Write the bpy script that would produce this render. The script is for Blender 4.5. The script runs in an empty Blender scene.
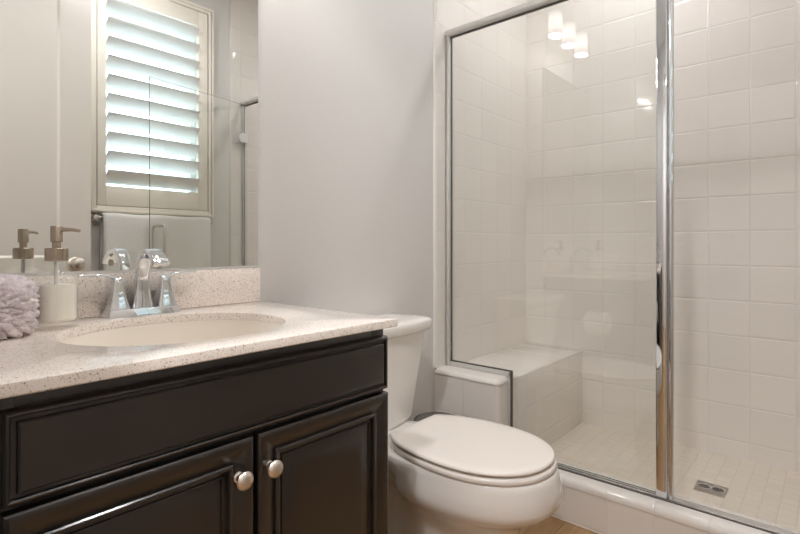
import bpy, bmesh, math, random
from mathutils import Vector, Matrix
random.seed(7)
S = bpy.context.scene
COL = S.collection
PI = math.pi

# ------------------------------------------------------------------ camera
CAM_H = 1.02
cd = bpy.data.cameras.new('camera'); cam = bpy.data.objects.new('camera', cd); COL.objects.link(cam)
cam.location = (0, 0, CAM_H)
cam.rotation_euler = (PI/2, 0, math.radians(41.0 - 90.0))
cd.sensor_width = 36.0; cd.lens = 500/800*36; cd.shift_y = -21/800; cd.clip_start = 0.01
S.camera = cam
S.view_settings.view_transform = 'Standard'; S.view_settings.look = 'None'
S.view_settings.gamma = 1.0; S.view_settings.use_curve_mapping = False
S.view_settings.exposure = -0.03
S.cycles.use_denoising = True; S.cycles.use_adaptive_sampling = False
S.cycles.max_bounces = 14; S.cycles.diffuse_bounces = 8; S.cycles.glossy_bounces = 8
S.cycles.transparent_max_bounces = 24; S.cycles.transmission_bounces = 8
S.cycles.caustics_reflective = False; S.cycles.caustics_refractive = False
S.cycles.sample_clamp_indirect = 6.0

# ------------------------------------------------------------------ world: bright overcast sky
W = bpy.data.worlds.new('sky'); S.world = W; W.use_nodes = True
bg = W.node_tree.nodes['Background']; bg.inputs[0].default_value = (0.66, 0.86, 1.0, 1); bg.inputs[1].default_value = 5.2

# ------------------------------------------------------------------ lights
def area(name, loc, size, power, color, rot=(0, 0, 0), sy=None, shape='DISK'):
    l = bpy.data.lights.new(name, 'AREA'); l.energy = power; l.color = color; l.size = size
    l.shape = shape
    if sy: l.shape = 'RECTANGLE'; l.size_y = sy
    o = bpy.data.objects.new(name, l); COL.objects.link(o); o.location = loc; o.rotation_euler = rot
    return o
CEIL = 2.74
FILL_LAMPS = [(0.90, 0.10, CEIL), (2.25, 0.70, CEIL), (-0.62, 0.15, CEIL)]  # unseen fill lamps added to brighten room, shower and hall evenly
area('recessed_lamp', (0.90, 0.10, CEIL - 0.012), 0.17, 9.5, (0.985, 0.972, 1.0))
area('recessed_lamp', (2.25, 0.70, CEIL - 0.012), 0.17, 7.5, (0.985, 0.972, 1.0))
area('recessed_lamp', (-0.62, 0.15, CEIL - 0.012), 0.17, 38, (0.975, 0.972, 1.0))
po = area('window_portal', (1.295, -0.50, 1.88), 0.6, 1, (1, 1, 1), (PI/2, 0, 0), 1.2)
po.data.cycles.is_portal = True

# ------------------------------------------------------------------ materials
def lin(c):
    return tuple((v/12.92 if v <= 0.04045 else ((v + 0.055)/1.055)**2.4) for v in [q/255 for q in c])
class NT:
    def __init__(s, name):
        s.m = bpy.data.materials.new(name); s.m.use_nodes = True; s.t = s.m.node_tree
        s.t.nodes.clear(); s.out = s.n('ShaderNodeOutputMaterial')
    def n(s, typ, **kw):
        x = s.t.nodes.new(typ)
        for k, v in kw.items(): setattr(x, k, v)
        return x
    def l(s, a, b): s.t.links.new(a, b)
    def val(s, sock, v):
        if hasattr(v, 'is_linked') or isinstance(v, bpy.types.NodeSocket): s.l(v, sock)
        else: sock.default_value = v
    def math(s, op, a, b=None, c=None):
        x = s.n('ShaderNodeMath', operation=op); s.val(x.inputs[0], a)
        if b is not None: s.val(x.inputs[1], b)
        if c is not None: s.val(x.inputs[2], c)
        return x.outputs[0]
    def mix(s, f, a, b):
        x = s.n('ShaderNodeMix', data_type='RGBA'); s.val(x.inputs[0], f)
        s.val(x.inputs[6], a if not isinstance(a, tuple) else (*a[:3], 1)); s.val(x.inputs[7], b if not isinstance(b, tuple) else (*b[:3], 1))
        return x.outputs[2]
    def bsdf(s, color, rough=0.5, metal=0.0, spec=0.5, coat=0.0, coat_r=0.1):
        b = s.n('ShaderNodeBsdfPrincipled')
        s.val(b.inputs['Base Color'], color if not isinstance(color, tuple) else (*color[:3], 1))
        s.val(b.inputs['Roughness'], rough); b.inputs['Metallic'].default_value = metal
        b.inputs['Specular IOR Level'].default_value = spec
        b.inputs['Coat Weight'].default_value = coat; b.inputs['Coat Roughness'].default_value = coat_r
        s.l(b.outputs[0], s.out.inputs[0]); return b
    def coords(s, scale=1.0):
        g = s.n('ShaderNodeNewGeometry')
        return g.outputs['Position']
    def noise(s, scale, detail=2.0, rough=0.5, vec=None):
        x = s.n('ShaderNodeTexNoise'); x.inputs['Scale'].default_value = scale
        x.inputs['Detail'].default_value = detail; x.inputs['Roughness'].default_value = rough
        s.l(vec if vec is not None else s.coords(), x.inputs['Vector']); return x
    def bump(s, h, strength, dist=0.001, b=None):
        x = s.n('ShaderNodeBump'); x.inputs['Strength'].default_value = strength; x.inputs['Distance'].default_value = dist
        s.l(h, x.inputs['Height']); s.l(x.outputs[0], b.inputs['Normal']); return x
    def ramp(s, fac, lo, hi):
        x = s.n('ShaderNodeMapRange'); x.interpolation_type = 'SMOOTHSTEP'
        s.l(fac, x.inputs['Value']); x.inputs['From Min'].default_value = lo; x.inputs['From Max'].default_value = hi
        return x.outputs[0]

def plain(name, rgb, rough=0.5, metal=0.0, spec=0.5, nscale=30.0, namp=0.04, bump=0.0, bscale=200.0, coat=0.0):
    t = NT(name); c = lin(rgb)
    nz = t.noise(nscale, 3)
    col = t.mix(nz.outputs[0], tuple(v*(1 - namp) for v in c), tuple(min(1, v*(1 + namp)) for v in c))
    b = t.bsdf(col, rough, metal, spec, coat)
    if bump: t.bump(t.noise(bscale, 3).outputs[0], bump, 0.002, b)
    return t.m

def tile_mat(name, rgb, grout, u_ax, v_ax, pitch_u, pitch_v, off_u, off_v, gw=0.0022, rough=0.06, var=0.02, bumpd=0.0016, pillow=True):
    t = NT(name)
    sp = t.n('ShaderNodeSeparateXYZ'); t.l(t.coords(), sp.inputs[0])
    def edge(ax, pitch, off):
        q = t.math('DIVIDE', t.math('SUBTRACT', sp.outputs[ax], off), pitch)
        f = t.math('SUBTRACT', q, t.math('FLOOR', q))
        d = t.math('MULTIPLY', t.math('MINIMUM', f, t.math('SUBTRACT', 1.0, f)), pitch)
        return d, t.math('FLOOR', q)
    du, iu = edge(u_ax, pitch_u, off_u); dv, iv = edge(v_ax, pitch_v, off_v)
    d = t.math('MINIMUM', du, dv)
    mask = t.ramp(d, gw*0.4, gw*0.8)
    wn = t.n('ShaderNodeTexWhiteNoise', noise_dimensions='2D')
    cv = t.n('ShaderNodeCombineXYZ'); t.l(iu, cv.inputs[0]); t.l(iv, cv.inputs[1]); t.l(cv.outputs[0], wn.inputs['Vector'])
    c = lin(rgb)
    tc = t.mix(wn.outputs[0], tuple(v*(1 - var) for v in c), tuple(min(1, v*(1 + var)) for v in c))
    col = t.mix(mask, lin(grout), tc)
    r = t.math('ADD', t.math('MULTIPLY', mask, rough - 0.6), 0.6)
    b = t.bsdf(col, r, 0, 0.5)
    h = t.ramp(d, gw*0.3, gw*2.6 if pillow else gw*1.2)
    wob = t.noise(14, 1)
    h2 = t.math('ADD', h, t.math('MULTIPLY', wob.outputs[0], 0.10))
    t.bump(h2, 0.55, bumpd, b)
    return t.m

def emit(name, rgb, strength):
    t = NT(name); e = t.n('ShaderNodeEmission'); e.inputs[0].default_value = (*rgb, 1); e.inputs[1].default_value = strength
    t.l(e.outputs[0], t.out.inputs[0]); return t.m

def clear_glass(name, tint, r0=0.04, rough=0.0):
    """thin clear pane: straight-through light plus a Schlick mirror reflection on either face"""
    t = NT(name)
    g = t.n('ShaderNodeNewGeometry')
    dot = t.n('ShaderNodeVectorMath', operation='DOT_PRODUCT'); t.l(g.outputs['Normal'], dot.inputs[0]); t.l(g.outputs['Incoming'], dot.inputs[1])
    c = t.math('ABSOLUTE', dot.outputs['Value'])
    p = t.math('POWER', t.math('SUBTRACT', 1.0, c), 5.0)
    f = t.math('ADD', t.math('MULTIPLY', p, 1 - r0), r0)
    tr = t.n('ShaderNodeBsdfTransparent'); tr.inputs[0].default_value = (*tint, 1)
    gl = t.n('ShaderNodeBsdfGlossy'); gl.inputs['Roughness'].default_value = rough; gl.inputs[0].default_value = (1, 1, 1, 1)
    mx = t.n('ShaderNodeMixShader'); t.l(f, mx.inputs[0]); t.l(tr.outputs[0], mx.inputs[1]); t.l(gl.outputs[0], mx.inputs[2])
    t.l(mx.outputs[0], t.out.inputs[0]); return t.m

M = {}
M['paint'] = plain('wall_paint', (213, 210, 207), 0.6, namp=0.01, bump=0.22, bscale=160)
M['ceiling'] = plain('ceiling_paint', (238, 237, 235), 0.7, namp=0.01, bump=0.15, bscale=120)
M['trim'] = plain('trim_paint', (232, 228, 220), 0.35, namp=0.01)
M['door'] = plain('door_paint', (222, 217, 210), 0.35, namp=0.01)
M['shutter'] = plain('shutter_paint', (240, 233, 221), 0.4, namp=0.01)
M['louver'] = plain('louver_paint', (244, 243, 240), 0.4, namp=0.01)
M['hall_paint'] = plain('hall_paint', (224, 221, 216), 0.6, namp=0.01, bump=0.15, bscale=160)
TC = (226, 221, 215); GC = (217, 212, 206)
M['tile_y'] = tile_mat('wall_tile_back', TC, GC, 0, 2, 0.1545, 0.1545, 1.845, 0.0045)
M['tile_x'] = tile_mat('wall_tile_side', TC, GC, 1, 2, 0.1565, 0.1545, 0.278, 0.0045)
M['tile_top'] = tile_mat('bench_top_tile', TC, GC, 0, 1, 0.1545, 0.40, 1.93, 0.985)
M['curb_x'] = tile_mat('curb_tile', TC, GC, 1, 2, 0.1545, 0.125, 0.297, 0.0075)
M['bull'] = tile_mat('bullnose_tile', TC, GC, 2, 1, 0.1545, 9.0, 0.0045, -4.0)
M['bull_y'] = tile_mat('curb_bullnose_tile', TC, GC, 1, 2, 0.1545, 9.0, 0.297, -4.0)
M['bull_block'] = tile_mat('ledge_bullnose_tile', TC, GC, 1, 2, 0.1545, 0.1545, 1.19, 0.4555 - 0.1545*2)
M['mosaic'] = tile_mat('shower_floor_mosaic', (214, 205, 192), (206, 197, 184), 0, 1, 0.0525, 0.0525, 2.24, 0.36, gw=0.003, rough=0.35, var=0.03, bumpd=0.001)
M['chrome'] = plain('polished_chrome', (225, 227, 230), 0.05, 1.0, namp=0.0)
M['satin'] = plain('satin_aluminium', (206, 204, 200), 0.4, 0.2, namp=0.02)
M['nickel'] = plain('brushed_nickel', (212, 204, 195), 0.36, 1.0, namp=0.05, nscale=120)
M['knob'] = plain('satin_nickel_knob', (222, 212, 202), 0.3, 1.0, namp=0.04, nscale=120)
M['bronze'] = plain('dark_brushed_nickel', (176, 162, 146), 0.26, 1.0, namp=0.06, nscale=150)
M['steel'] = plain('drain_steel', (185, 180, 172), 0.3, 1.0, namp=0.08, nscale=80)
M['black'] = plain('black_rubber', (26, 25, 24), 0.5, namp=0.05)
M['gasket'] = plain('grey_gasket', (84, 81, 77), 0.5, namp=0.05)
M['bin'] = plain('bin_grey', (96, 93, 88), 0.4, 0.0, namp=0.05)
M['china'] = plain('white_china', (233, 229, 224), 0.08, namp=0.005, coat=0.3)
M['seat'] = plain('seat_plastic', (232, 225, 218), 0.22, namp=0.005)
M['basin'] = plain('basin_china', (238, 231, 220), 0.08, namp=0.005)
M['terry'] = plain('white_terry', (238, 236, 232), 0.95, spec=0.1, namp=0.05, nscale=90, bump=0.9, bscale=420)
M['paper'] = plain('tissue_paper', (244, 243, 240), 0.95, spec=0.1, namp=0.02, bump=0.3, bscale=300)
M['card'] = plain('cardboard', (170, 140, 104), 0.9, namp=0.06)
M['liquid'] = plain('white_soap', (252, 249, 240), 0.3, namp=0.005)
M['plastic'] = plain('white_plastic', (236, 234, 230), 0.4, namp=0.01)
M['glass'] = clear_glass('clear_shower_glass', (0.994, 1.0, 0.992), 0.055)
M['bottle'] = clear_glass('bottle_glass', (0.995, 0.998, 0.99), 0.05)
M['pane'] = clear_glass('window_glass', (0.97, 0.985, 0.98), 0.04)
M['glass_edge'] = plain('glass_edge', (78, 98, 88), 0.15, namp=0.03)

def mirror_mat():
    t = NT('mirror_silver'); b = t.bsdf((0.88, 0.895, 0.875), 0.0, 1.0)
    nz = t.noise(0.6, 1); col = t.mix(nz.outputs[0], (0.875, 0.892, 0.872), (0.885, 0.9, 0.88)); t.l(col, b.inputs['Base Color'])
    return t.m
M['mirror'] = mirror_mat()

def quartz():
    t = NT('speckled_quartz')
    base = lin((243, 234, 226))
    cl = t.noise(22, 3); col = t.mix(cl.outputs[0], tuple(v*0.93 for v in base), tuple(min(1, v*1.05) for v in base))
    v2 = t.n('ShaderNodeTexVoronoi'); v2.inputs['Scale'].default_value = 520; t.l(t.coords(), v2.inputs['Vector'])
    s2 = t.n('ShaderNodeSeparateColor'); t.l(v2.outputs['Color'], s2.inputs[0])
    col = t.mix(t.math('MULTIPLY', t.math('GREATER_THAN', s2.outputs[0], 0.72), 0.45), col, lin((240, 234, 226)))
    col = t.mix(t.math('MULTIPLY', t.math('LESS_THAN', s2.outputs[1], 0.20), 0.34), col, lin((152, 134, 116)))
    v1 = t.n('ShaderNodeTexVoronoi'); v1.inputs['Scale'].default_value = 330; t.l(t.coords(), v1.inputs['Vector'])
    s1 = t.n('ShaderNodeSeparateColor'); t.l(v1.outputs['Color'], s1.inputs[0])
    m = t.math('MULTIPLY', t.math('LESS_THAN', s1.outputs[0], 0.10), t.math('LESS_THAN', v1.outputs['Distance'], 0.42))
    col = t.mix(t.math('MULTIPLY', m, 0.75), col, lin((112, 100, 90)))
    t.bsdf(col, 0.11, 0, 0.5); return t.m
M['quartz'] = quartz()

def espresso():
    t = NT('espresso_wood')
    mp = t.n('ShaderNodeMapping'); mp.inputs['Scale'].default_value = (4, 60, 60); t.l(t.coords(), mp.inputs[0])
    nz = t.noise(3, 4, 0.6, mp.outputs[0])
    col = t.mix(nz.outputs[0], lin((22, 17, 14)), lin((32, 25, 21)))
    t.bsdf(col, 0.38, 0, 0.4, 0.9, 0.16); return t.m
M['wood'] = espresso()
M['cab_dark'] = plain('cabinet_shadow_board', (30, 25, 22), 0.5, namp=0.06)  # plain dark brown board of the toe kick

def floor_wood():
    t = NT('oak_plank_floor')
    br = t.n('ShaderNodeTexBrick'); t.l(t.coords(), br.inputs['Vector'])
    br.inputs['Scale'].default_value = 1.0; br.inputs['Brick Width'].default_value = 1.1; br.inputs['Row Height'].default_value = 0.15
    br.inputs['Mortar Size'].default_value = 0.0012; br.offset = 0.37
    br.inputs['Color1'].default_value = (*lin((176, 141, 100)), 1); br.inputs['Color2'].default_value = (*lin((158, 124, 86)), 1); br.inputs['Mortar'].default_value = (*lin((96, 72, 50)), 1)
    mp = t.n('ShaderNodeMapping'); mp.inputs['Scale'].default_value = (2.5, 38, 1); t.l(t.coords(), mp.inputs[0])
    g = t.noise(3.0, 5, 0.65, mp.outputs[0])
    col = t.mix(t.math('MULTIPLY', t.ramp(g.outputs[0], 0.35, 0.7), 0.5), br.outputs[0], lin((124, 93, 60)))
    b = t.bsdf(col, 0.35, 0, 0.4); t.bump(g.outputs[0], 0.15, 0.001, b); return t.m
M['floor'] = floor_wood()

def fluffy():
    t = NT('lavender_plush')
    n1 = t.noise(55, 3); n2 = t.noise(300, 3)
    col = t.mix(t.ramp(n1.outputs[0], 0.35, 0.65), lin((220, 208, 213)), lin((240, 231, 232)))
    b = t.bsdf(col, 0.95, 0, 0.1); b.inputs['Sheen Weight'].default_value = 0.3
    t.bump(n2.outputs[0], 0.9, 0.003, b); return t.m
M['plush'] = fluffy()
def shade_mat():
    t = NT('frosted_lit_shade'); e = t.n('ShaderNodeEmission'); e.inputs[1].default_value = 1.0
    lw = t.n('ShaderNodeTexGradient')
    g = t.coords(); sp = t.n('ShaderNodeSeparateXYZ'); t.l(g, sp.inputs[0])
    z = t.math('ABSOLUTE', t.math('SUBTRACT', sp.outputs[2], 2.310))
    k = t.ramp(z, 0.085, 0.0)
    st = t.math('ADD', t.math('MULTIPLY', k, 3.4), 1.1)
    e.inputs[0].default_value = (1.0, 0.93, 0.87, 1); t.l(st, e.inputs[1]); t.t.nodes.remove(lw)
    t.l(e.outputs[0], t.out.inputs[0]); return t.m
M['shade'] = shade_mat()
M['bulb'] = emit('lamp_bulb', (1.0, 0.93, 0.86), 5.0)

# ------------------------------------------------------------------ building helpers
WLOC = {}
def wloc(o): return WLOC.get(o.name, Vector((0, 0, 0)))
def empty(name, loc, label, cat, group=None):
    o = bpy.data.objects.new(name, None); COL.objects.link(o); o.location = loc; WLOC[o.name] = Vector(loc)
    o.empty_display_size = 0.05
    o['label'] = label; o['category'] = cat
    if group: o['group'] = group
    return o
def tag(o, label, cat, group=None):
    o['label'] = label; o['category'] = cat
    if group: o['group'] = group
    return o
def obj(name, bm, mat, parent=None, smooth=True, angle=35, label=None):
    bmesh.ops.remove_doubles(bm, verts=bm.verts, dist=1e-6)
    bmesh.ops.recalc_face_normals(bm, faces=bm.faces)
    me = bpy.data.meshes.new(name)
    xs = [v.co.copy() for v in bm.verts]
    lo = Vector([min(c[i] for c in xs) for i in range(3)]); hi = Vector([max(c[i] for c in xs) for i in range(3)])
    org = Vector(((lo.x + hi.x)/2, (lo.y + hi.y)/2, lo.z if parent is None else (lo.z + hi.z)/2))
    bmesh.ops.translate(bm, verts=bm.verts, vec=-org)
    bm.to_mesh(me); bm.free()
    mats = mat if isinstance(mat, (list, tuple)) else [mat]
    for m in mats: me.materials.append(m)
    if smooth:
        for p in me.polygons: p.use_smooth = True
        me.set_sharp_from_angle(angle=math.radians(angle))
    o = bpy.data.objects.new(name, me); COL.objects.link(o)
    if parent is not None:
        o.parent = parent; o.location = org - wloc(parent)
    else: o.location = org
    WLOC[o.name] = org
    if label: o['label'] = label
    return o
def struct(name, bm, mat, **k):
    o = obj(name, bm, mat, **k); o['kind'] = 'structure'; return o
def BM(): return bmesh.new()
def box(bm, x0, x1, y0, y1, z0, z1, bev=0.0, seg=2, mi=0):
    r = bmesh.ops.create_cube(bm, size=1.0); vs = r['verts']
    for v in vs:
        v.co = Vector(((x0 + x1)/2 + v.co.x*(x1 - x0), (y0 + y1)/2 + v.co.y*(y1 - y0), (z0 + z1)/2 + v.co.z*(z1 - z0)))
    fs = list({f for v in vs for f in v.link_faces})
    for f in fs: f.material_index = mi
    if bev:
        es = list({e for v in vs for e in v.link_edges})
        bmesh.ops.bevel(bm, geom=es, offset=bev, segments=seg, affect='EDGES', profile=0.5)
    return bm
def loft(bm, rings, cap0=True, cap1=True, closed=True, mi=0):
    vr = [[bm.verts.new(p) for p in ring] for ring in rings]
    n = len(vr[0])
    for a, b in zip(vr[:-1], vr[1:]):
        for i in range(n if closed else n - 1):
            j = (i + 1) % n
            f = bm.faces.new((a[i], a[j], b[j], b[i])); f.material_index = mi
    if cap0: f = bm.faces.new(list(reversed(vr[0]))); f.material_index = mi
    if cap1: f = bm.faces.new(vr[-1]); f.material_index = mi
    return bm
def lathe(bm, c, prof, n=32, axis='Z', mi=0, cap0=True, cap1=True):
    rings = []
    for r, h in prof:
        ring = []
        for i in range(n):
            a = 2*PI*i/n; u, v = r*math.cos(a), r*math.sin(a)
            if axis == 'Z': p = (c[0] + u, c[1] + v, c[2] + h)
            elif axis == 'Y': p = (c[0] + u, c[1] + h, c[2] + v)
            else: p = (c[0] + h, c[1] + u, c[2] + v)
            ring.append(p)
        rings.append(ring)
    return loft(bm, rings, cap0, cap1, mi=mi)
def tube(bm, pts, r, n=14, mi=0):
    pts = [Vector(p) for p in pts]; m = len(pts)
    rs = r if isinstance(r, (list, tuple)) else [r]*m
    rings = []; up = None
    for i, p in enumerate(pts):
        t = (pts[min(i + 1, m - 1)] - pts[max(i - 1, 0)]).normalized()
        if up is None:
            up = t.orthogonal().normalized()
        up = (up - t*up.dot(t)).normalized(); sd = t.cross(up)
        rings.append([p + (up*math.cos(2*PI*k/n) + sd*math.sin(2*PI*k/n))*rs[i] for k in range(n)])
    return loft(bm, rings, mi=mi)
def arc_pts(c, r, a0, a1, ux, uy, n=8):
    c, ux, uy = Vector(c), Vector(ux), Vector(uy)
    return [c + ux*(r*math.cos(a0 + (a1 - a0)*i/n)) + uy*(r*math.sin(a0 + (a1 - a0)*i/n)) for i in range(n + 1)]
def prism(bm, poly, fn, d0, d1, mi=0):
    """poly of (a, b); fn(a, b, d) -> xyz"""
    return loft(bm, [[fn(a, b, d0) for a, b in poly], [fn(a, b, d1) for a, b in poly]], mi=mi)
def nested(bm, x0, x1, z0, z1, prof, back):
    """rectangular panel facing -Y built from nested rectangles: prof = [(inset, y), ...] from the outer edge to the middle"""
    rings = [[(x0, back, z0), (x1, back, z0), (x1, back, z1), (x0, back, z1)]]
    for i, y in prof:
        rings.append([(x0 + i, y, z0 + i), (x1 - i, y, z0 + i), (x1 - i, y, z1 - i), (x0 + i, y, z1 - i)])
    return loft(bm, rings)
def rrect(cx, cy, w, d, r, n=5):
    pts = []
    for sx, sy, a in ((1, 1, 0), (-1, 1, PI/2), (-1, -1, PI), (1, -1, 1.5*PI)):
        for i in range(n + 1):
            t = a + PI/2*i/n
            pts.append((cx + sx*(w/2 - r) + r*math.cos(t), cy + sy*(d/2 - r) + r*math.sin(t)))
    return pts

# ------------------------------------------------------------------ room shell
YA, YC, XL, XB = 1.342, -0.37, 0.10, 2.64
bm = BM(); box(bm, -1.4, 1.86, -1.3, 2.3, -0.1, 0.0); struct('floor', bm, M['floor'], smooth=False)
bm = BM(); box(bm, -1.4, 2.8, -1.3, 2.3, CEIL, CEIL + 0.1); struct('ceiling', bm, M['ceiling'], smooth=False)
bm = BM(); box(bm, -0.02, XB + 0.12, YA, YA + 0.12, 0, CEIL); struct('wall_back', bm, M['paint'], smooth=False)
bm = BM(); box(bm, XB + 0.008, XB + 0.12, YC - 0.12, YA, 0, CEIL); struct('wall_right', bm, M['paint'], smooth=False)
WX0, WX1, WZ0, WZ1 = 0.985, 1.575, 1.30, 2.44
bm = BM()
box(bm, XL - 0.12, WX0, YC - 0.12, YC, 0, CEIL); box(bm, WX1, XB + 0.12, YC - 0.12, YC, 0, CEIL)
box(bm, WX0, WX1, YC - 0.12, YC, 0, WZ0); box(bm, WX0, WX1, YC - 0.12, YC, WZ1, CEIL)
struct('wall_front', bm, M['paint'], smooth=False)
DY0, DY1, DZ = -0.137, 0.640, 2.45
bm = BM()
box(bm, -0.02, XL, YC, DY0, 0, CEIL); box(bm, -0.02, XL, DY1, YA, 0, CEIL); box(bm, -0.02, XL, DY0, DY1, DZ, CEIL)
struct('wall_left', bm, M['paint'], smooth=False)
# hall outside the doorway
bm = BM(); box(bm, -1.4, -1.3, -1.3, 2.3, 0, CEIL); struct('wall_hall_left', bm, M['hall_paint'], smooth=False)
bm = BM(); box(bm, -1.3, 0.1, -1.3, -1.2, 0, CEIL); struct('wall_hall_front', bm, M['hall_paint'], smooth=False)
bm = BM(); box(bm, -1.3, 0.1, 2.2, 2.3, 0, CEIL); struct('wall_hall_back', bm, M['hall_paint'], smooth=False)
bm = BM(); box(bm, -0.02, 0.1, -1.2, YC - 0.12, 0, CEIL); box(bm, -0.02, 0.1, YA + 0.12, 2.2, 0, CEIL); struct('wall_hall_right', bm, M['hall_paint'], smooth=False)

# shower tile skins
bm = BM(); box(bm, 1.845, XB, YA - 0.006, YA, 0, CEIL); struct('wall_shower_back', bm, M['tile_y'], smooth=False)
bm = BM(); box(bm, XB, XB + 0.008, YC, YA, 0, CEIL); struct('wall_shower_right', bm, M['tile_x'], smooth=False)
bm = BM(); box(bm, 1.845, XB, YC, YC + 0.006, 0, CEIL); struct('wall_shower_front', bm, M['tile_y'], smooth=False)
# bullnose edge strips
def bullnose(name, yw, s, z0):
    prof = [(1.768, yw), (1.769, yw + s*0.004), (1.772, yw + s*0.0075), (1.778, yw + s*0.0095), (1.787, yw + s*0.0105), (1.845, yw + s*0.0105), (1.845, yw)]
    b = BM(); loft(b, [[(x, y, z0) for x, y in prof], [(x, y, CEIL) for x, y in prof]])
    return struct(name, b, M['bull'])
bullnose('trim_1', YA, -1, 0.478)
bullnose('trim_2', YC, 1, 0.0)

# shower floor, curb, bench
bm = BM(); box(bm, 1.86, XB, YC, YA, -0.1, 0.083); struct('shower_floor', bm, M['mosaic'], smooth=False)
CX0, CX1, CZ = 1.80, 1.935, 0.163
def curb():
    prof = [(CX0, 0.0), (CX0, 0.131), (CX0 - 0.003, 0.133), (CX0 - 0.003, 0.145), (CX0 + 0.001, 0.154), (CX0 + 0.008, 0.160), (CX0 + 0.018, CZ),
            (CX1 - 0.012, CZ), (CX1 - 0.003, CZ - 0.004), (CX1, CZ - 0.014), (CX1, 0.0)]
    b = BM(); loft(b, [[(x, YC, z) for x, z in prof], [(x, 1.012, z) for x, z in prof]])
    for f in b.faces:
        c = f.calc_center_median()
        f.material_index = 1 if c.z > 0.1325 else 0
    return struct('shower_curb', b, [M['curb_x'], M['bull_y']], angle=50)
curb()
# the tiled bench inside the shower, with its thick end block outside the glass
bm = BM(); box(bm, 1.93, XB, 1.012, YA - 0.006, 0.08, 0.468, 0.006, 3)
for f in bm.faces:
    n = f.normal; f.material_index = 1 if n.z > 0.7 else 0
struct('shower_bench', bm, [M['tile_y'], M['tile_top']], angle=50)
def ledge():
    b = BM(); x0, x1, y0, y1 = 1.775, 1.93, 1.022, YA - 0.0002
    def ring(e, z, r):   # plan outline, outset e, rounded front corner
        pts = [(x1, y1), (x0 - e, y1)]
        cx, cy = x0 - e + r, y0 - e + r
        pts += [(cx - r*math.cos(a), cy - r*math.sin(a)) for a in [PI/2*i/8 for i in range(9)]]
        pts += [(x1, y0 - e)]
        return [(x, y, z) for x, y in pts]
    rr = 0.024
    loft(b, [ring(0, 0, rr), ring(0, 0.4545, rr), ring(0.003, 0.456, rr), ring(0.003, 0.462, rr), ring(0.0005, 0.469, rr), ring(-0.005, 0.4745, rr), ring(-0.013, 0.478, rr*0.7)])
    return struct('bench_end_block', b, M['bull_block'], angle=50)
ledge()

# baseboards
bm = BM(); box(bm, 0.862, 1.768, YA - 0.014, YA, 0, 0.11, 0.003); struct('baseboard_back', bm, M['trim'])
bm = BM(); box(bm, XL + 0.002, 1.79, YC, YC + 0.014, 0, 0.11, 0.003); struct('baseboard_front', bm, M['trim'])
# door casing and jamb (left wall)
bm = BM()
for x0, x1 in ((XL, XL + 0.012), (-0.032, -0.02)):
    box(bm, x0, x1, DY1, DY1 + 0.057, 0, DZ + 0.057, 0.002); box(bm, x0, x1, DY0 - 0.057, DY0, 0, DZ + 0.057, 0.002); box(bm, x0, x1, DY0, DY1, DZ, DZ + 0.057, 0.002)
struct('trim_3', bm, M['trim'])

# open room door against the front wall
dx0, dx1, dyf, dyb = XL + 0.016, 0.862, -0.100, -0.135
dr = bpy.data.objects.new('door_1', None); COL.objects.link(dr); dr.location = (dx0, dyf, 0.01); WLOC[dr.name] = Vector(dr.location); dr['kind'] = 'structure'
def door_face():
    b = BM()
    st, z0, z1 = 0.127, 0.01, 2.43
    rects = [(dx0 + st, dx1 - st, 0.963, z1 - 0.12), (dx0 + st, dx1 - st, 0.25, 0.80)]
    # stiles and rails
    box(b, dx0, dx0 + st, dyb, dyf, z0, z1); box(b, dx1 - st, dx1, dyb, dyf, z0, z1)
    box(b, dx0 + st, dx1 - st, dyb, dyf, z0, 0.25); box(b, dx0 + st, dx1 - st, dyb, dyf, 0.80, 0.963); box(b, dx0 + st, dx1 - st, dyb, dyf, z1 - 0.12, z1)
    return b, rects
b, rects = door_face(); obj('door_frame', b, M['door'], dr, smooth=False)
for x0, x1, z0, z1 in rects:
    b = BM(); nested(b, x0, x1, z0, z1, [(0.0, dyf - 0.001), (0.004, dyf - 0.001), (0.014, dyf - 0.007), (0.05, dyf - 0.007)], dyb + 0.004)
    obj('door_panel', b, M['door'], dr, smooth=False)
b = BM(); lathe(b, (0.795, dyf, 0.935), [(0.033, 0), (0.033, 0.006), (0.028, 0.011), (0.013, 0.013), (0.011, 0.03), (0.016, 0.036), (0.0255, 0.044), (0.0285, 0.054), (0.0265, 0.062), (0.018, 0.068), (0.001, 0.070)], 36, 'Y')
obj('door_knob', b, M['nickel'], dr, label='brushed nickel round door knob')

# ------------------------------------------------------------------ window with plantation shutter
wn = bpy.data.objects.new('window_1', None); COL.objects.link(wn); wn.location = (1.295, YC - 0.06, WZ0); WLOC[wn.name] = Vector(wn.location); wn['kind'] = 'structure'
bm = BM()
for a in ((WX0, WX1, WZ0, WZ0 + 0.035), (WX0, WX1, WZ1 - 0.035, WZ1), (WX0, WX0 + 0.035, WZ0 + 0.035, WZ1 - 0.035), (WX1 - 0.035, WX1, WZ0 + 0.035, WZ1 - 0.035)):
    box(bm, a[0], a[1], YC - 0.118, YC - 0.08, a[2], a[3])
obj('window_frame', bm, M['plastic'], wn, smooth=False)
bm = BM(); box(bm, WX0 + 0.035, WX1 - 0.035, YC - 0.102, YC - 0.098, WZ0 + 0.035, WZ1 - 0.035); obj('window_pane', bm, M['pane'], wn, smooth=False)

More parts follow.
